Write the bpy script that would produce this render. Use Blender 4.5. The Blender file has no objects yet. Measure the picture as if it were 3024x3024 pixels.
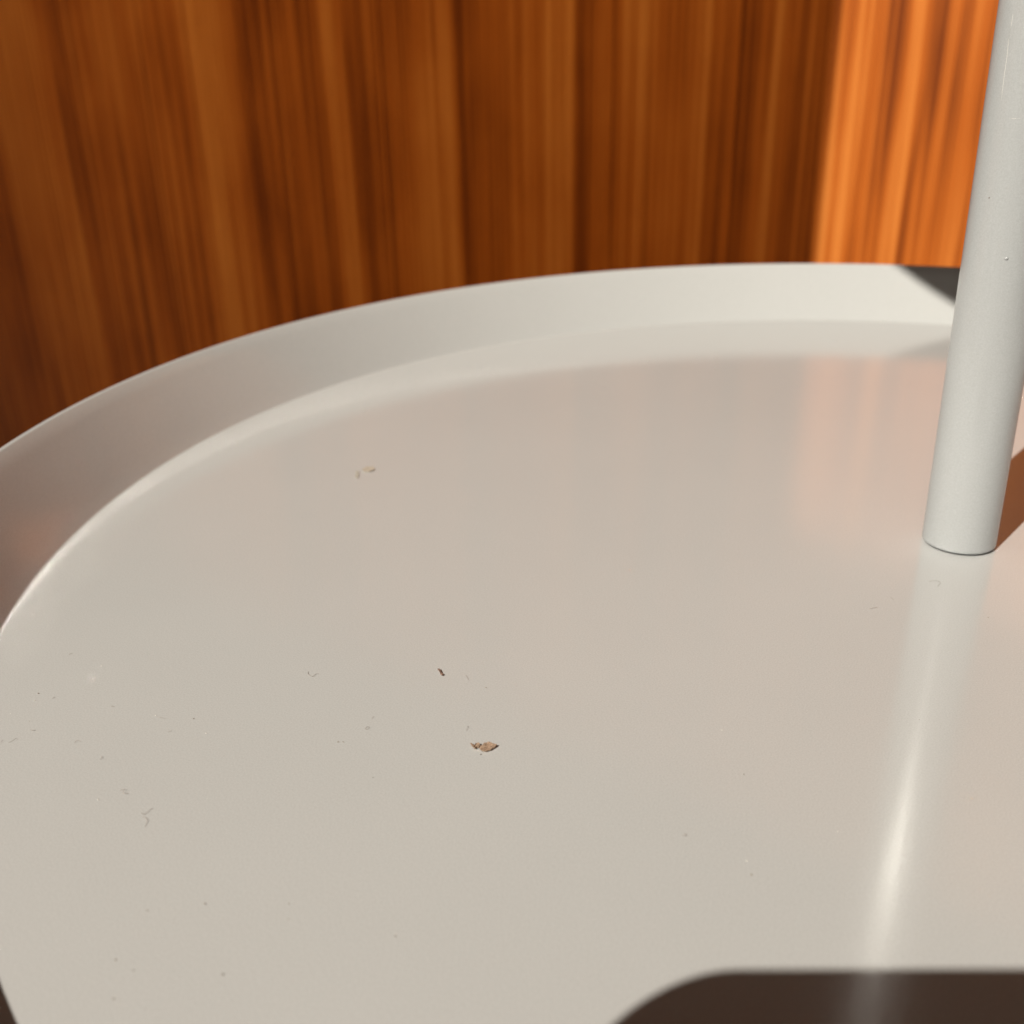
import bpy, bmesh, math, random
from mathutils import Vector, Matrix

# ------------------------------------------------------------------ camera, world, sun, exposure
scene = bpy.context.scene
COL = scene.collection
D = 0.0134                      # pole diameter, metres: every size of the table follows from it

CAM_POS = Vector((0.0, -0.202801, 0.090843))
CAM_F = Vector((-0.3874146, 0.8257591, -0.4099169))
CAM_R = Vector((0.9087293, 0.4169579, -0.0189019))
CAM_U = Vector((-0.1553096, 0.3798264, 0.911927))
cam_data = bpy.data.cameras.new('camera')
cam = bpy.data.objects.new('camera', cam_data)
COL.objects.link(cam)
cam.matrix_world = Matrix(((CAM_R.x, CAM_U.x, -CAM_F.x, CAM_POS.x),
                           (CAM_R.y, CAM_U.y, -CAM_F.y, CAM_POS.y),
                           (CAM_R.z, CAM_U.z, -CAM_F.z, CAM_POS.z),
                           (0, 0, 0, 1)))
cam_data.sensor_width = 36.0
cam_data.lens = 37.090
cam_data.clip_start = 0.004
cam_data.clip_end = 50
cam_data.dof.use_dof = True
cam_data.dof.focus_distance = 0.165
cam_data.dof.aperture_fstop = 25.0
scene.camera = cam

SUN_AZ, SUN_EL = math.radians(17.8), math.radians(45.0)
TO_SUN = Vector((-math.sin(SUN_AZ) * math.cos(SUN_EL), -math.cos(SUN_AZ) * math.cos(SUN_EL), math.sin(SUN_EL)))

world = bpy.data.worlds.new('World')
scene.world = world
world.use_nodes = True
bg = world.node_tree.nodes['Background']
bg.inputs['Color'].default_value = (1.0, 0.83, 0.66, 1)
bg.inputs['Strength'].default_value = 0.05

sun_data = bpy.data.lights.new('sun', 'SUN')
sun_data.energy = 4.5
sun_data.angle = math.radians(0.53)
sun_data.color = (1.0, 0.925, 0.805)
sun = bpy.data.objects.new('sun', sun_data)
COL.objects.link(sun)
sun.rotation_euler = (-TO_SUN).to_track_quat('-Z', 'Y').to_euler()
sun.location = TO_SUN * 3

# added fill strip, no real fixture: brightens the shaded wood wall, not the tray
fill_data = bpy.data.lights.new('wood_fill_light', 'AREA')
fill_data.shape = 'RECTANGLE'
fill_data.size, fill_data.size_y = 1.8, 0.25
fill_data.spread = math.radians(44)
fill_data.energy = 2.95
fill_data.color = (1.0, 0.82, 0.45)
fill = bpy.data.objects.new('wood_fill_light', fill_data)
COL.objects.link(fill)
fill.location = (-0.5, -0.05, 1.45)
fill.rotation_euler = (Vector((-0.5, 0.78, 0.0)) - fill.location).to_track_quat('-Z', 'Y').to_euler()

vs = scene.view_settings
vs.view_transform = 'Standard'
vs.look = 'None'
vs.exposure = 0.0
vs.gamma = 1.0
vs.use_curve_mapping = False
scene.cycles.use_denoising = True
scene.cycles.max_bounces = 7
scene.cycles.diffuse_bounces = 4
scene.cycles.glossy_bounces = 4
scene.cycles.caustics_reflective = True
scene.cycles.blur_glossy = 0.0
scene.cycles.sample_clamp_indirect = 0.0
scene.cycles.use_guiding = True
scene.cycles.guiding_training_samples = 64

# ------------------------------------------------------------------ helpers
def tag(o, label=None, cat=None, group=None, kind=None):
    if label: o['label'] = label
    if cat: o['category'] = cat
    if group: o['group'] = group
    if kind: o['kind'] = kind
    return o

def empty(name, loc=(0, 0, 0)):
    o = bpy.data.objects.new(name, None)
    o.empty_display_size = 0.02
    o.location = loc
    COL.objects.link(o)
    return o

def link_mesh(name, bm, mat, parent=None, smooth=True, sharp=None):
    me = bpy.data.meshes.new(name)
    bmesh.ops.recalc_face_normals(bm, faces=bm.faces[:])
    bm.to_mesh(me)
    bm.free()
    if smooth:
        for p in me.polygons:
            p.use_smooth = True
        if sharp:
            me.set_sharp_from_angle(angle=math.radians(sharp))
    me.materials.append(mat)
    o = bpy.data.objects.new(name, me)
    COL.objects.link(o)
    if parent is not None:
        o.parent = parent
    return o

def lathe(profile, seg=256, closed=True):
    """Closed profile of (r, z) turned round the z axis."""
    bm = bmesh.new()
    rings = []
    for r, z in profile:
        if r < 1e-7:
            rings.append([bm.verts.new((0, 0, z))])
        else:
            rings.append([bm.verts.new((r * math.cos(2 * math.pi * k / seg), r * math.sin(2 * math.pi * k / seg), z)) for k in range(seg)])
    n = len(rings)
    for i in range(n if closed else n - 1):
        a, b = rings[i], rings[(i + 1) % n]
        if len(a) == 1 and len(b) == 1:
            continue
        for k in range(seg):
            k2 = (k + 1) % seg
            if len(a) == 1:
                bm.faces.new((a[0], b[k], b[k2]))
            elif len(b) == 1:
                bm.faces.new((a[k], b[0], a[k2]))
            else:
                bm.faces.new((a[k], b[k], b[k2], a[k2]))
    return bm

def box(bm, x0, x1, y0, y1, z0, z1):
    v = [bm.verts.new(c) for c in ((x0, y0, z0), (x1, y0, z0), (x1, y1, z0), (x0, y1, z0), (x0, y0, z1), (x1, y0, z1), (x1, y1, z1), (x0, y1, z1))]
    for f in ((0, 3, 2, 1), (4, 5, 6, 7), (0, 1, 5, 4), (1, 2, 6, 5), (2, 3, 7, 6), (3, 0, 4, 7)):
        bm.faces.new([v[i] for i in f])

def nodes_of(name):
    m = bpy.data.materials.new(name)
    m.use_nodes = True
    nt = m.node_tree
    return m, nt, nt.nodes['Principled BSDF']

def N(nt, kind, **kw):
    n = nt.nodes.new(kind)
    for k, v in kw.items():
        if isinstance(v, dict):
            for kk, vv in v.items():
                n.inputs[kk].default_value = vv
        else:
            setattr(n, k, v)
    return n

# ------------------------------------------------------------------ materials
def paint_material(name, base, rough=0.125, ior=1.8, mottle=0.1):
    """Satin powder-coat on sheet metal: faint orange peel, faint mottling of the colour."""
    m, nt, b = nodes_of(name)
    tc = N(nt, 'ShaderNodeTexCoord')
    big = N(nt, 'ShaderNodeTexNoise', inputs={'Scale': 22.0, 'Detail': 4.0, 'Roughness': 0.6})
    nt.links.new(tc.outputs['Object'], big.inputs['Vector'])
    fine = N(nt, 'ShaderNodeTexNoise', inputs={'Scale': 4200.0, 'Detail': 1.0, 'Roughness': 0.6})
    nt.links.new(tc.outputs['Object'], fine.inputs['Vector'])
    add = N(nt, 'ShaderNodeMix', data_type='FLOAT', inputs={'Factor': 0.85})
    nt.links.new(big.outputs['Fac'], add.inputs['A'])
    nt.links.new(fine.outputs['Fac'], add.inputs['B'])
    ramp = N(nt, 'ShaderNodeValToRGB')
    ramp.color_ramp.elements[0].position = 0.25
    ramp.color_ramp.elements[1].position = 0.75
    ramp.color_ramp.elements[0].color = tuple(c * (1 - mottle) for c in base) + (1,)
    ramp.color_ramp.elements[1].color = tuple(min(1, c * (1 + mottle)) for c in base) + (1,)
    nt.links.new(add.outputs['Result'], ramp.inputs['Fac'])
    nt.links.new(ramp.outputs['Color'], b.inputs['Base Color'])
    rr = N(nt, 'ShaderNodeMapRange', inputs={'From Min': 0.3, 'From Max': 0.7, 'To Min': rough * 0.97, 'To Max': rough * 1.05})
    nt.links.new(big.outputs['Fac'], rr.inputs['Value'])
    nt.links.new(rr.outputs['Result'], b.inputs['Roughness'])
    b.inputs['IOR'].default_value = ior
    peel = N(nt, 'ShaderNodeTexNoise', inputs={'Scale': 900.0, 'Detail': 0.0})
    nt.links.new(tc.outputs['Object'], peel.inputs['Vector'])
    bump = N(nt, 'ShaderNodeBump', inputs={'Strength': 0.04, 'Distance': 0.0001})
    nt.links.new(peel.outputs['Fac'], bump.inputs['Height'])
    nt.links.new(bump.outputs['Normal'], b.inputs['Normal'])
    return m

def plain_material(name, col, rough=0.6, var=0.12, scale=40.0, ior=1.45, transmission=0.0):
    m, nt, b = nodes_of(name)
    tc = N(nt, 'ShaderNodeTexCoord')
    no = N(nt, 'ShaderNodeTexNoise', inputs={'Scale': scale, 'Detail': 4.0})
    nt.links.new(tc.outputs['Object'], no.inputs['Vector'])
    ramp = N(nt, 'ShaderNodeValToRGB')
    ramp.color_ramp.elements[0].position = 0.3
    ramp.color_ramp.elements[1].position = 0.7
    ramp.color_ramp.elements[0].color = tuple(c * (1 - var) for c in col) + (1,)
    ramp.color_ramp.elements[1].color = tuple(min(1, c * (1 + var)) for c in col) + (1,)
    nt.links.new(no.outputs['Fac'], ramp.inputs['Fac'])
    nt.links.new(ramp.outputs['Color'], b.inputs['Base Color'])
    b.inputs['Roughness'].default_value = rough
    b.inputs['IOR'].default_value = ior
    b.inputs['Transmission Weight'].default_value = transmission
    return m

GREY = (0.552, 0.562, 0.565)
M_TRAY = paint_material('grey_powder_coat', GREY)
M_DARK = paint_material('charcoal_paint', (0.045, 0.04, 0.037), rough=0.35, ior=1.45)
M_RIM = paint_material('grey_sunlit_rim', (0.59, 0.608, 0.612), rough=0.1, ior=1.8)  # the tray's paint, lightened to put the rim's sunlit brightness into its colour
M_POLE = paint_material('grey_pole_paint', (0.52, 0.545, 0.56), rough=0.17, ior=1.5, mottle=0.08)
M_POLE.node_tree.nodes['Principled BSDF'].inputs['Metallic'].default_value = 0.12

# wood: broad upright grain bands. (position along the panel in metres, tone 0 dark .. 1 light)
BANDS_A = [(-1.5734000000000001, 0.35), (-1.2734, 0.35), (-1.2512, 0.8), (-1.1724, 0.85), (-1.133, 0.6), (-1.1144, 0.12), (-1.0647, 0.22), (-0.998, 0.42), (-0.9271, 0.48), (-0.8745, 0.38), (-0.856, 0.55), (-0.8351, 0.98), (-0.8111, 0.72), (-0.7824, 0.58), (-0.7638, 0.1), (-0.7405, 0.16), (-0.7106, 0.3), (-0.6909, 0.42), (-0.6677, 0.08), (-0.6549, 0.25), (-0.6422, 0.88), (-0.6289, 0.75), (-0.6173, 0.14), (-0.5902, 0.26), (-0.5632, 0.36), (-0.5396, 0.36), (-0.5251, 0.74), (-0.4942, 0.8), (-0.4829, 0.1), (-0.4601, 0.2), (-0.4244, 0.3), (-0.4129, 0.34)]
BANDS_B = [(-0.4129, 0.34), (-0.4054, 0.55), (-0.3896, 0.62), (-0.3818, 0.92), (-0.3643, 0.8), (-0.3546, 0.14), (-0.3387, 0.24), (-0.3103, 0.38), (-0.3027, 0.45), (-0.2962, 0.85), (-0.2878, 0.3), (-0.2645, 0.22), (-0.255, 0.62), (-0.2391, 0.64), (-0.2299, 0.12), (-0.2017, 0.2), (-0.1891, 0.38), (-0.1822, 0.88), (-0.1712, 0.6), (-0.1645, 0.16), (-0.1406, 0.28), (-0.1334, 0.74), (-0.1184, 0.82), (-0.1068, 0.42), (-0.0953, 0.16), (-0.09, 0.55), (-0.0852, 0.94), (-0.0759, 0.8), (-0.0708, 0.14), (-0.0607, 0.3), (-0.0402, 0.34), (-0.0308, 0.7)]
BAND_LO, BAND_MID, BAND_HI = -1.5734000000000001, -0.4129, -0.0308

def wood_material():
    m, nt, b = nodes_of('orange_brown_wood')
    tc = N(nt, 'ShaderNodeTexCoord')
    sep = N(nt, 'ShaderNodeSeparateXYZ')
    nt.links.new(tc.outputs['Object'], sep.inputs['Vector'])
    # slow wander of the grain with height
    mp = N(nt, 'ShaderNodeMapping')
    mp.inputs['Scale'].default_value = (3.0, 3.0, 2.2)
    nt.links.new(tc.outputs['Object'], mp.inputs['Vector'])
    warp = N(nt, 'ShaderNodeTexNoise', inputs={'Scale': 1.0, 'Detail': 2.0, 'Roughness': 0.45})
    nt.links.new(mp.outputs['Vector'], warp.inputs['Vector'])
    w1 = N(nt, 'ShaderNodeMath', operation='MULTIPLY_ADD')
    w1.inputs[1].default_value = 0.03
    w1.inputs[2].default_value = -0.015
    nt.links.new(warp.outputs['Fac'], w1.inputs[0])
    xs = N(nt, 'ShaderNodeMath', operation='ADD')
    nt.links.new(sep.outputs['X'], xs.inputs[0])
    nt.links.new(w1.outputs[0], xs.inputs[1])
    # lean of the grain: t0 = t - lean(t) * z
    lean = N(nt, 'ShaderNodeMapRange', inputs={'From Min': -1.0, 'From Max': -0.3, 'To Min': 0.05, 'To Max': 0.006})
    nt.links.new(sep.outputs['X'], lean.inputs['Value'])
    lz = N(nt, 'ShaderNodeMath', operation='MULTIPLY')
    nt.links.new(lean.outputs['Result'], lz.inputs[0])
    nt.links.new(sep.outputs['Z'], lz.inputs[1])
    xl = N(nt, 'ShaderNodeMath', operation='ADD')
    nt.links.new(xs.outputs[0], xl.inputs[0])
    nt.links.new(lz.outputs[0], xl.inputs[1])
    def ramp_of(bands, lo, hi):
        mr = N(nt, 'ShaderNodeMapRange', inputs={'From Min': lo, 'From Max': hi})
        nt.links.new(xl.outputs[0], mr.inputs['Value'])
        r = N(nt, 'ShaderNodeValToRGB')
        r.color_ramp.interpolation = 'EASE'
        el = r.color_ramp.elements
        for i, (x, t) in enumerate(bands):
            e = el[i] if i < 2 else el.new(1.0)
            e.position = (x - lo) / (hi - lo)
            t = 0.46 + (t - 0.44) * 0.68
            e.color = (t, t, t, 1)
        nt.links.new(mr.outputs['Result'], r.inputs['Fac'])
        return r
    ra = ramp_of(BANDS_A, BAND_LO, BAND_MID)
    rb = ramp_of(BANDS_B, BAND_MID, BAND_HI)
    # past the measured bands the same kind of figure goes on as stretched noise
    mp2 = N(nt, 'ShaderNodeMapping')
    mp2.inputs['Scale'].default_value = (26.0, 1.0, 0.5)
    nt.links.new(tc.outputs['Object'], mp2.inputs['Vector'])
    beyond = N(nt, 'ShaderNodeTexNoise', inputs={'Scale': 1.0, 'Detail': 4.0, 'Roughness': 0.6})
    nt.links.new(mp2.outputs['Vector'], beyond.inputs['Vector'])
    bmr = N(nt, 'ShaderNodeMapRange', inputs={'From Min': 0.33, 'From Max': 0.66})
    nt.links.new(beyond.outputs['Fac'], bmr.inputs['Value'])
    def step_at(x):
        g = N(nt, 'ShaderNodeMath', operation='GREATER_THAN')
        g.inputs[1].default_value = x
        nt.links.new(xl.outputs[0], g.inputs[0])
        return g
    m1 = N(nt, 'ShaderNodeMix', data_type='RGBA')
    nt.links.new(step_at(BAND_MID).outputs[0], m1.inputs['Factor'])
    nt.links.new(ra.outputs['Color'], m1.inputs[6])
    nt.links.new(rb.outputs['Color'], m1.inputs[7])
    m2 = N(nt, 'ShaderNodeMix', data_type='RGBA')
    nt.links.new(step_at(BAND_HI).outputs[0], m2.inputs['Factor'])
    nt.links.new(m1.outputs[2], m2.inputs[6])
    nt.links.new(bmr.outputs['Result'], m2.inputs[7])
    # fine streaks and pores, long in z
    mp3 = N(nt, 'ShaderNodeMapping')
    mp3.inputs['Scale'].default_value = (62.0, 20.0, 1.3)
    nt.links.new(tc.outputs['Object'], mp3.inputs['Vector'])
    streak = N(nt, 'ShaderNodeTexNoise', inputs={'Scale': 1.0, 'Detail': 4.0, 'Roughness': 0.7})
    nt.links.new(mp3.outputs['Vector'], streak.inputs['Vector'])
    mp4 = N(nt, 'ShaderNodeMapping')
    mp4.inputs['Scale'].default_value = (9.0, 9.0, 5.0)
    nt.links.new(tc.outputs['Object'], mp4.inputs['Vector'])
    cloud = N(nt, 'ShaderNodeTexNoise', inputs={'Scale': 1.0, 'Detail': 3.0, 'Roughness': 0.5})
    nt.links.new(mp4.outputs['Vector'], cloud.inputs['Vector'])
    s1 = N(nt, 'ShaderNodeMath', operation='MULTIPLY_ADD')
    s1.inputs[1].default_value = 1.5
    s1.inputs[2].default_value = -0.75
    nt.links.new(streak.outputs['Fac'], s1.inputs[0])
    s2 = N(nt, 'ShaderNodeMath', operation='MULTIPLY_ADD')
    s2.inputs[1].default_value = 0.9
    s2.inputs[2].default_value = -0.45
    nt.links.new(cloud.outputs['Fac'], s2.inputs[0])
    mp5 = N(nt, 'ShaderNodeMapping')
    mp5.inputs['Scale'].default_value = (170.0, 20.0, 0.8)
    nt.links.new(tc.outputs['Object'], mp5.inputs['Vector'])
    hair = N(nt, 'ShaderNodeTexNoise', inputs={'Scale': 1.0, 'Detail': 3.0, 'Roughness': 0.6})
    nt.links.new(mp5.outputs['Vector'], hair.inputs['Vector'])
    s3 = N(nt, 'ShaderNodeMath', operation='MULTIPLY_ADD')
    s3.inputs[1].default_value = 2.1
    s3.inputs[2].default_value = -1.07
    nt.links.new(hair.outputs['Fac'], s3.inputs[0])
    s4 = N(nt, 'ShaderNodeMath', operation='ADD')
    nt.links.new(s1.outputs[0], s4.inputs[0])
    nt.links.new(s3.outputs[0], s4.inputs[1])
    t1 = N(nt, 'ShaderNodeMath', operation='ADD')
    nt.links.new(m2.outputs[2], t1.inputs[0])
    nt.links.new(s4.outputs[0], t1.inputs[1])
    t2 = N(nt, 'ShaderNodeMath', operation='ADD', use_clamp=True)
    nt.links.new(t1.outputs[0], t2.inputs[0])
    nt.links.new(s2.outputs[0], t2.inputs[1])
    tone = N(nt, 'ShaderNodeValToRGB')
    el = tone.color_ramp.elements
    el[0].position = 0.0
    el[0].color = (0.17, 0.034, 0.003, 1)
    el[1].position = 1.0
    el[1].color = (0.64, 0.215, 0.042, 1)
    e = el.new(0.45)
    e.color = (0.44, 0.108, 0.012, 1)
    nt.links.new(t2.outputs[0], tone.inputs['Fac'])
    nt.links.new(tone.outputs['Color'], b.inputs['Base Color'])
    b.inputs['Roughness'].default_value = 0.45
    b.inputs['IOR'].default_value = 1.4
    return m

M_WOOD = wood_material()
M_FLOOR = plain_material('brown_floor_boards', (0.2, 0.12, 0.07), 0.5, 0.25, 9.0)
M_WALL = plain_material('pale_plaster', (0.62, 0.58, 0.52), 0.85, 0.04, 14.0)
M_LEAF = plain_material('dry_leaf', (0.37, 0.26, 0.185), 0.75, 0.4, 2200.0)
M_CRUMB = plain_material('brown_crumb', (0.34, 0.24, 0.17), 0.8, 0.35, 2600.0)
M_SPLINTER = plain_material('dark_red_brown_bark', (0.25, 0.16, 0.125), 0.8, 0.3, 2600.0)
M_OLIVE = plain_material('tan_flake', (0.46, 0.405, 0.34), 0.8, 0.12, 1800.0)
M_LINT = plain_material('grey_lint', (0.38, 0.345, 0.315), 0.9, 0.2, 800.0)
M_SPECK = plain_material('dark_dust', (0.3, 0.27, 0.235), 0.9, 0.3, 800.0)
M_WHITE = plain_material('white_dust', (0.85, 0.84, 0.8), 0.25, 0.03, 400.0)
M_BLACK = plain_material('black_phone_case', (0.02, 0.02, 0.022), 0.35, 0.2, 60.0)
M_GLASS = plain_material('phone_glass', (0.012, 0.012, 0.015), 0.05, 0.1, 60.0, 1.5)

# ------------------------------------------------------------------ setting: wood panel wall, wall with the window opening, floor
FLOOR_Z = -0.62
WOOD_Y, WOOD_S = 46 * D, 0.2
ang = math.atan(-WOOD_S)
bm = bmesh.new()
box(bm, -2.0, 1.3, 0.0, 0.03, FLOOR_Z, 0.62)
wood = link_mesh('wood_wall', bm, M_WOOD, smooth=False)
wood.location = (0, WOOD_Y, 0)
wood.rotation_euler = (0, 0, ang)
tag(wood, 'orange brown wood wall with broad upright grain behind the tray', kind='structure')

bm = bmesh.new()
box(bm, -3.0, 3.0, -2.5, 1.6, FLOOR_Z - 0.02, FLOOR_Z)
tag(link_mesh('floor', bm, M_FLOOR, smooth=False), 'brown floor under the tray table', kind='structure')

# the pier and lintel of the opening the sun comes through; the pier's edge throws the upright shadow line on the wood
EDGE = Vector((-0.1351, 0.6434))
BACK = 0.95
px, py = EDGE.x - math.sin(SUN_AZ) * BACK, EDGE.y - math.cos(SUN_AZ) * BACK
LZ = 0.40 + BACK * math.tan(SUN_EL)
bm = bmesh.new()
out = [(-2.0, FLOOR_Z), (px, FLOOR_Z), (px, LZ), (1.3, LZ), (1.3, LZ + 0.55), (-2.0, LZ + 0.55)]
fr = [bm.verts.new((x, py, z)) for x, z in out]
bk = [bm.verts.new((x - 0.03, py - 0.1, z)) for x, z in out]
bm.faces.new(fr)
bm.faces.new(list(reversed(bk)))
for i in range(len(out)):
    j = (i + 1) % len(out)
    bm.faces.new((fr[i], bk[i], bk[j], fr[j]))
tag(link_mesh('wall', bm, M_WALL, smooth=False), 'pale plaster wall with an opening beside the tray table', kind='structure')

# ------------------------------------------------------------------ the tray table
RIM_R, RIM_H, JOIN_R = 14.262 * D, 1.236 * D, 13.123 * D
TRAY_X, TRAY_Y = -0.00001, -0.00023
SHEET = 0.0013
table = empty('tray_table', (0, 0, FLOOR_Z))
tag(table, 'light grey round metal tray table with flared rim and central pole', 'table')

def tray_profiles(rho=0.001):
    """Inner sheet surface of floor, bend and flared wall, then the outer one; split at the bend's foot."""
    dr, dz = RIM_R - JOIN_R, RIM_H
    al = math.atan2(dz, dr)
    tl = rho * math.tan(al / 2)
    foot = JOIN_R - tl
    ux, uz = math.cos(al), math.sin(al)
    nx, nz = uz, -ux                                    # outward normal of the wall
    inner = []
    for k in range(0, 9):
        a = al * k / 8
        inner.append((foot + rho * math.sin(a), rho * (1 - math.cos(a))))
    ex, ez = JOIN_R + ux * tl, uz * tl
    LIP = 0.0010                                        # flat upper edge of the rim
    top_r = RIM_R - LIP
    L = (RIM_H - ez) / uz - 0.0003
    sx = top_r - (ex + (RIM_H - ez) / uz * ux)          # keep the wall straight, ending at the lip
    for k in range(1, 7):
        inner.append((ex + (ux * L + sx) * k / 6, ez + uz * L * k / 6))
    lip = [(top_r + 0.00004, RIM_H - 0.00006), (top_r + 0.0002, RIM_H), (RIM_R - 0.0002, RIM_H), (RIM_R - 0.00004, RIM_H - 0.00006), (RIM_R + 0.00002, RIM_H - 0.00025)]
    outer = []
    for (r, z), k in zip(reversed(inner), range(len(inner))):
        kk = len(inner) - 1 - k
        a = al if kk > 8 else al * kk / 8
        outer.append((r + math.sin(a) * SHEET, z - math.cos(a) * SHEET))
    rim = inner + lip + outer
    floor = [(0.0, 0.0)] + [(foot * k / 12, 0.0) for k in range(1, 13)] + [(foot * k / 12, -SHEET) for k in range(12, 0, -1)] + [(0.0, -SHEET)]
    return floor, rim

fl_prof, rim_prof = tray_profiles()
def build_tray(parent, z, name, sub, m1=None, m2=None):
    t = link_mesh(name, lathe(fl_prof, closed=False), m1 or M_TRAY, parent, sharp=40)
    t.location = (TRAY_X, TRAY_Y, z)
    r = link_mesh(sub, lathe(rim_prof, closed=True), m2 or M_RIM, t, sharp=70)
    return t

lower = build_tray(table, -FLOOR_Z, 'tray', 'rim')
UP_Z = 25.2 * D
upper = build_tray(table, -FLOOR_Z + UP_Z, 'upper_tray', 'rim', M_DARK, M_DARK)

# pole: three lengths with rounded ends, standing on the trays
def pole_bm(z0, z1, r=D / 2, c=0.0007):
    prof = [(0.0, z0)]
    for k in range(0, 6):
        a = math.pi / 2 * k / 5
        prof.append((r - c + c * math.sin(a), z0 + c - c * math.cos(a)))
    n = 24
    for k in range(1, n):
        prof.append((r, z0 + c + (z1 - z0 - 2 * c) * k / n))
    for k in range(0, 6):
        a = math.pi / 2 * k / 5
        prof.append((r - c + c * math.cos(a), z1 - c + c * math.sin(a)))
    prof.append((0.0, z1))
    return lathe(prof, seg=96, closed=False)

pole = link_mesh('pole', pole_bm(0.00012, UP_Z - SHEET - 0.0001), M_POLE, table, sharp=70)
pole.location = (0.0003, 0, -FLOOR_Z)
pole.rotation_euler = (math.radians(-2.5), math.radians(-0.65), 0)       # not quite plumb
bpy.context.view_layer.update()
stem = link_mesh('stem', pole_bm(0.006, -FLOOR_Z - SHEET - 0.0001), M_POLE, table, sharp=70)
grip = link_mesh('handle', pole_bm(-FLOOR_Z + UP_Z + 0.0001, -FLOOR_Z + UP_Z + 0.09), M_POLE, table, sharp=70)
base_prof = [(0.0, 0.0), (0.15, 0.0), (0.1508, 0.0008), (0.1508, 0.0052), (0.15, 0.006), (0.0, 0.006)]
link_mesh('base_plate', lathe(base_prof, seg=128, closed=False), M_TRAY, table, sharp=40).location = (TRAY_X, TRAY_Y, 0)

# blemishes of the pole's paint
def blob(loc, r, squash=(1, 1, 1), seed=0):
    rnd = random.Random(seed)
    b2 = bmesh.new()
    bmesh.ops.create_icosphere(b2, subdivisions=2, radius=1.0)
    for v in b2.verts:
        k = 1 + rnd.uniform(-.2, .2)
        v.co = Vector((v.co.x * squash[0] * k, v.co.y * squash[1] * k, v.co.z * squash[2] * k)) * r + Vector(loc)
    return b2
nub = link_mesh('paint_nub', blob((0.000514, -0.00668, 0.054956), 0.00026, (1.2, 0.8, 0.8), 3), M_POLE, pole)
nub2 = link_mesh('paint_nub', blob((-0.003578, -0.005665, 0.064641), 0.00013, (1, 1, 1), 4), M_SPECK, pole)

def tube(bm, pts, r, seg=6):
    prev = None
    n = len(pts)
    for i, p in enumerate(pts):
        t = (pts[min(i + 1, n - 1)] - pts[max(i - 1, 0)]).normalized()
        s = t.cross(Vector((0, 0, 1))).normalized()
        w = s.cross(t)
        rr = r * (0.55 if i in (0, n - 1) else 1)
        ring = [bm.verts.new(p + (s * math.cos(2 * math.pi * k / seg) + w * math.sin(2 * math.pi * k / seg)) * rr) for k in range(seg)]
        if prev:
            for k in range(seg):
                bm.faces.new((prev[k], prev[(k + 1) % seg], ring[(k + 1) % seg], ring[k]))
        else:
            bm.faces.new(ring[::-1])
        prev = ring
    bm.faces.new(prev)

for pts, rr in (([(-0.004136, -0.005271, 0.092699), (-0.004153, -0.005258, 0.091141), (-0.004198, -0.005222, 0.088893), (-0.004076, -0.005318, 0.086163), (-0.004074, -0.005319, 0.08386), (-0.004025, -0.005356, 0.081533), (-0.003948, -0.005413, 0.079891)], 0.00003), ([(-0.002461, -0.006231, 0.077232), (-0.001634, -0.006498, 0.077142), (-0.000721, -0.006661, 0.077187)], 0.000025)):
    bm = bmesh.new()
    tube(bm, [Vector(q) for q in pts], rr)
    link_mesh('scratch', bm, M_WHITE, pole)

# ------------------------------------------------------------------ litter on the tray (millimetres on the tray floor)
def flake(name, pts, mat, label, cat, lift=0.0002, curl=0.0002, seed=0, rounds=2):
    """Thin crumpled flake from an outline: jagged edge, domed, with thickness."""
    rnd = random.Random(seed)
    P = [Vector((x * .001, y * .001)) for x, y in pts]
    for _ in range(rounds):                      # finer, slightly ragged outline
        Q = []
        for i, a in enumerate(P):
            b2 = P[(i + 1) % len(P)]
            Q.append(a)
            Q.append((a + b2) / 2 + Vector((rnd.uniform(-1, 1), rnd.uniform(-1, 1))) * (a - b2).length * 0.11)
        P = Q
    c = sum(P, Vector((0, 0))) / len(P)
    bm = bmesh.new()
    rings_t, rings_b = [], []
    nr = 4
    wob = [rnd.uniform(.3, 1.0) for _ in P]
    for k in range(nr + 1):
        s = k / nr
        t, bt = [], []
        for i, q in enumerate(P):
            xy = c + (q - c) * s
            z = lift + curl * (s ** 2) * wob[i] + rnd.uniform(-.00005, .00005) * (s > 0)
            t.append(bm.verts.new((xy.x, xy.y, z + 0.00012)))
            bt.append(bm.verts.new((xy.x, xy.y, max(z - 0.00008, 0.00003))))
            if k == 0:
                break
        rings_t.append(t)
        rings_b.append(bt)
    n = len(P)
    for R, flip in ((rings_t, False), (rings_b, True)):
        for k in range(nr):
            for i in range(n):
                j = (i + 1) % n
                f = (R[0][0], R[1][i], R[1][j]) if k == 0 else (R[k][i], R[k + 1][i], R[k + 1][j], R[k][j])
                bm.faces.new(f[::-1] if flip else f)
    for i in range(n):
        j = (i + 1) % n
        bm.faces.new((rings_t[nr][i], rings_b[nr][i], rings_b[nr][j], rings_t[nr][j]))
    for v in bm.verts:
        v.co -= Vector((c.x, c.y, 0))
    o = link_mesh(name, bm, mat, smooth=False)
    o.location = (c.x, c.y, 0)
    return tag(o, label, cat)

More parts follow.
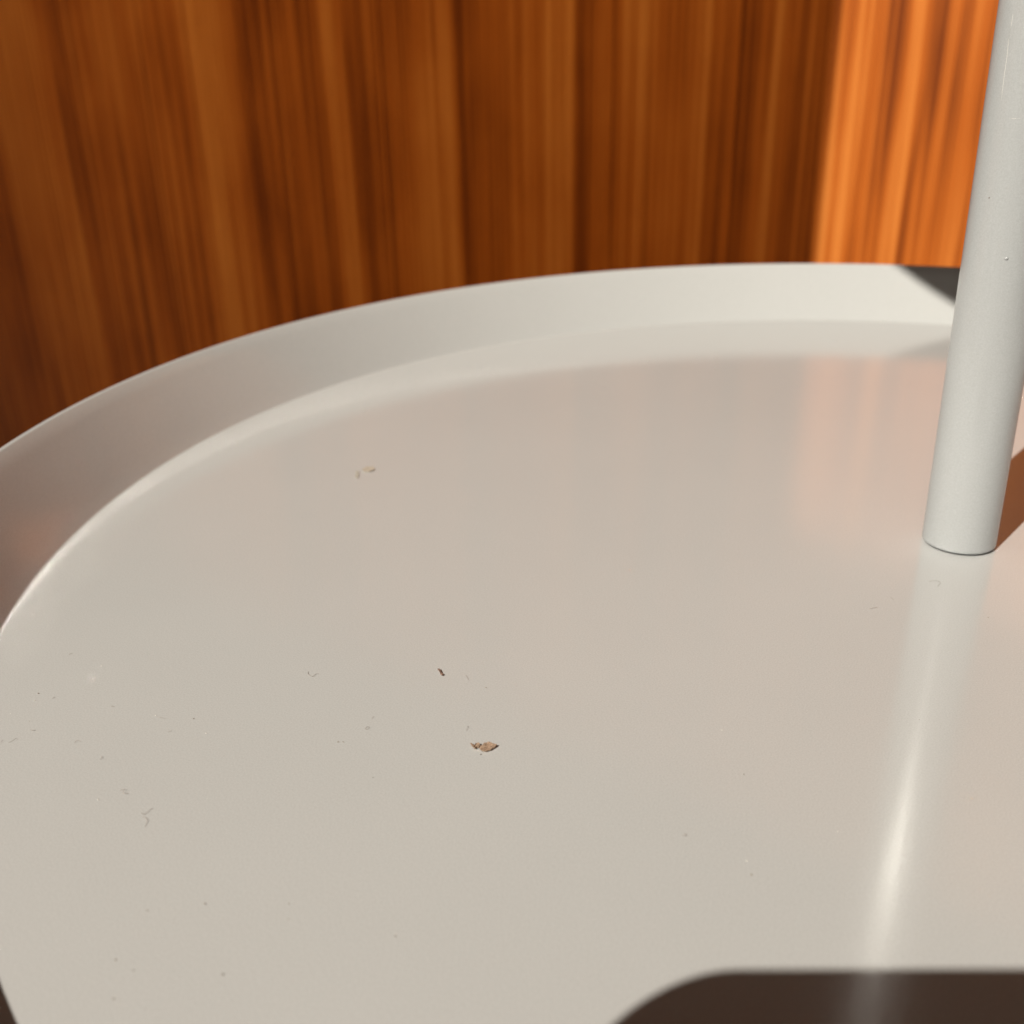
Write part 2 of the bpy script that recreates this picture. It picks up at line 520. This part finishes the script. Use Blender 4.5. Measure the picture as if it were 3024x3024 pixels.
flake('leaf_flake', [[-56.12, -95.44], [-56.16, -94.85], [-55.98, -94.28], [-55.68, -93.77], [-55.31, -93.61], [-54.78, -93.82], [-54.25, -93.82], [-54.4, -94.61], [-54.58, -95.13], [-55.02, -95.57], [-55.6, -95.73], [-55.93, -95.67]], M_LEAF,
      'pointed brown dry leaf flake, largest scrap on the tray', 'leaf', seed=1)
flake('plant_crumb', [[-57.08, -95.07], [-57.11, -94.56], [-56.66, -94.45], [-56.34, -94.93], [-56.35, -95.31], [-56.67, -95.28], [-56.71, -95.69], [-57.06, -95.55], [-57.43, -95.34], [-57.83, -94.95], [-57.65, -94.87], [-57.03, -95.35]], M_CRUMB,
      'tiny brown crumb with a stalk touching the dry leaf flake', 'crumb', seed=2, curl=0.0002)
flake('bark_splinter', [[-71.3, -79.67], [-71.04, -79.56], [-70.28, -80.33], [-69.67, -80.72], [-69.79, -81.03], [-70.37, -80.59]], M_SPLINTER,
      'dark red brown splinter lying beyond the dry leaf flake', 'splinter', seed=3, curl=0.0001)
flake('plant_flake', [[-128.08, -11.17], [-127.67, -9.41], [-126.41, -8.9], [-125.34, -10.06], [-125.56, -11.9], [-127.01, -12.31]], M_OLIVE,
      'small faint tan flake near the back of the tray', 'flake', seed=4, curl=0.00008, lift=0.00006)
flake('paint_flake', [[-128.86, -12.88], [-128.52, -12.4], [-127.13, -14.27], [-126.13, -16.42], [-127.4, -15.41]], plain_material('pale_flake', (0.46, 0.43, 0.38), 0.8, 0.1, 900.0),
      'faint pale fleck just left of the small tan flake', 'flake', seed=5, curl=0.00004, lift=0.00003)

FIB = [[[-89.97, -88.04], [-89.66, -88.57], [-89.09, -88.94], [-88.45, -89.01], [-88.46, -88.23], [-87.99, -87.95]], [[-73.62, -97.48], [-73.55, -96.97], [-73.22, -97.05], [-73.21, -97.52], [-73.58, -97.53]], [[-74.08, -94.29], [-73.95, -95.07]], [[-66.5, -79.27], [-66.06, -79.94], [-65.56, -80.29]], [[-60.27, -91.03], [-59.95, -91.63], [-59.92, -92.17]], [[-129.25, -99.28], [-129.04, -98.7]], [[-121.87, -109.76], [-121.85, -109.26]], [[-120.05, -121.08], [-120.4, -120.36]], [[-119.11, -120.54], [-118.86, -120.03], [-118.88, -119.44], [-118.46, -119.48]], [[-118.64, -117.02], [-118.05, -117.1], [-117.86, -116.74]], [[-110.16, -116.89], [-110.23, -116.54], [-110.14, -116.24], [-109.62, -116.23]], [[-103.93, -118.25], [-103.96, -117.86], [-104.36, -117.67]], [[-112.03, -107.74], [-111.44, -107.61]], [[-99.49, -109.44], [-99.2, -109.04]], [[-90.78, -124.65], [-90.03, -124.77], [-89.98, -123.95], [-89.9, -123.33]], [[-90.03, -125.21], [-89.37, -125.27], [-88.74, -125.7], [-88.34, -126.56]], [[-96.47, -122.38], [-95.93, -121.98], [-95.57, -122.71], [-94.93, -122.34]], [[-103.61, -107.08], [-102.95, -107.15], [-102.15, -106.92]], [[-3.41, -19.21], [-2.28, -18.74], [-1.5, -19.31], [-1.9, -20.6]], [[-9.1, -28.02], [-8.43, -28.67]], [[-11.89, -33.81], [-10.65, -32.55]], [[-25.39, -100.94], [-25.0, -101.15], [-24.86, -100.78], [-25.21, -100.7]]]
DARK = [[-62.16, -81.11], [-75.46, -101.71], [-74.81, -101.4], [-55.55, -96.25], [-66.75, -106.51], [-120.45, -115.42], [-125.03, -109.56], [-98.36, -105.36], [-19.34, -28.68], [-0.93, -63.98], [-21.12, -86.21], [6.82, -28.89], [-15.94, -104.28], [-72.61, -133.95], [-62.37, -131.99], [-63.63, -130.03], [-49.87, -129.31], [-76.2, -144.42], [-73.38, -144.74], [-64.14, -141.3], [-72.66, -148.44], [-78.08, -137.46], [-68.69, -148.12], [-112.15, -27.59]]
WHITE = [[-124.02, -111.22], [-124.67, -115.2], [-97.86, -124.91], [-121.82, -99.75], [-104.12, -106.95], [-7.88, -92.66], [-26.32, -77.63], [-16.98, -102.16], [-94.24, -107.53], [-84.66, -118.94]]

bm = bmesh.new()
rnd = random.Random(8)
FR = 0.00002
for f in FIB:
    pts = [Vector((x * .001, y * .001, 0)) for x, y in f]
    fine = []
    for i in range(len(pts) - 1):                # Catmull-Rom through the points
        p0, p1, p2, p3 = pts[max(i - 1, 0)], pts[i], pts[i + 1], pts[min(i + 2, len(pts) - 1)]
        for k in range(6):
            s = k / 6
            fine.append(0.5 * ((2 * p1) + (p2 - p0) * s + (2 * p0 - 5 * p1 + 4 * p2 - p3) * s * s + (3 * p1 - p0 - 3 * p2 + p3) * s ** 3))
    fine.append(pts[-1])
    hgt = rnd.uniform(.00005, .00025)
    for i, q in enumerate(fine):
        q.z = FR + 0.00002 + hgt * math.sin(math.pi * i / (len(fine) - 1))
    tube(bm, fine, FR * rnd.uniform(.8, 1.3))
tag(link_mesh('lint', bm, M_LINT), 'fine grey lint fibres scattered over the tray', kind='stuff')

def specks(pts, r0, r1, seed):
    bm = bmesh.new()
    rnd = random.Random(seed)
    for x, y in pts:
        b2 = blob((x * .001, y * .001, 0.0), 1, (1, 1, 1), rnd.random())
        r = rnd.uniform(r0, r1)
        c = Vector((x * .001, y * .001, 0))
        sx = rnd.uniform(.8, 1.6)
        vm = {}
        for v in b2.verts:
            q = (v.co - c) * r
            vm[v] = bm.verts.new(c + Vector((q.x * sx, q.y, q.z * .7 + r * .6)))
        for f in b2.faces:
            bm.faces.new([vm[v] for v in f.verts])
        b2.free()
    return bm
tag(link_mesh('dust', specks(DARK, .00005, .00011, 5), M_SPECK), 'dark dust specks scattered over the tray', kind='stuff')
tag(link_mesh('pale_dust', specks(WHITE, .00006, .00010, 6), M_WHITE), 'tiny white dust specks glinting on the tray', kind='stuff')

# ------------------------------------------------------------------ the phone that takes the picture: its shadow falls on the near part of the tray
PW, PH, PT, PR = 0.0715, 0.147, 0.0076, 0.0115
LX, LY = 0.0606, 0.0146           # lens from the left edge and below the top edge, seen from behind the phone
phone = empty('phone')
phone.matrix_world = Matrix(((CAM_R.x, CAM_U.x, -CAM_F.x, CAM_POS.x), (CAM_R.y, CAM_U.y, -CAM_F.y, CAM_POS.y), (CAM_R.z, CAM_U.z, -CAM_F.z, CAM_POS.z), (0, 0, 0, 1)))
tag(phone, 'black phone held up over the near edge of the tray', 'phone')
def rounded_slab(x0, x1, y0, y1, z0, z1, r, n=10, bev=0.0012):
    bm = bmesh.new()
    layers = []
    for z, ins in ((z0, bev), (z0 + bev * .4, bev * .25), (z0 + bev, 0), (z1 - bev, 0), (z1 - bev * .4, bev * .25), (z1, bev)):
        ring = []
        for cx, cy, a0 in ((x1 - r, y1 - r, 0), (x0 + r, y1 - r, 90), (x0 + r, y0 + r, 180), (x1 - r, y0 + r, 270)):
            for k in range(n + 1):
                a = math.radians(a0 + 90 * k / n)
                ring.append(bm.verts.new((cx + (r - ins) * math.cos(a), cy + (r - ins) * math.sin(a), z)))
        layers.append(ring)
    bm.faces.new(layers[0][::-1])
    bm.faces.new(layers[-1])
    for a, b2 in zip(layers, layers[1:]):
        for k in range(len(a)):
            j = (k + 1) % len(a)
            bm.faces.new((a[k], a[j], b2[j], b2[k]))
    return bm
x0, y1 = -LX, LY
link_mesh('body', rounded_slab(x0, x0 + PW, y1 - PH, y1, 0.0008, 0.0008 + PT, PR), M_BLACK, phone, sharp=50)
link_mesh('screen', rounded_slab(x0 + .0022, x0 + PW - .0022, y1 - PH + .0022, y1 - .0022, 0.0008 + PT - .0004, 0.0008 + PT + .0002, PR - .0022, bev=.0002), M_GLASS, phone, sharp=50)
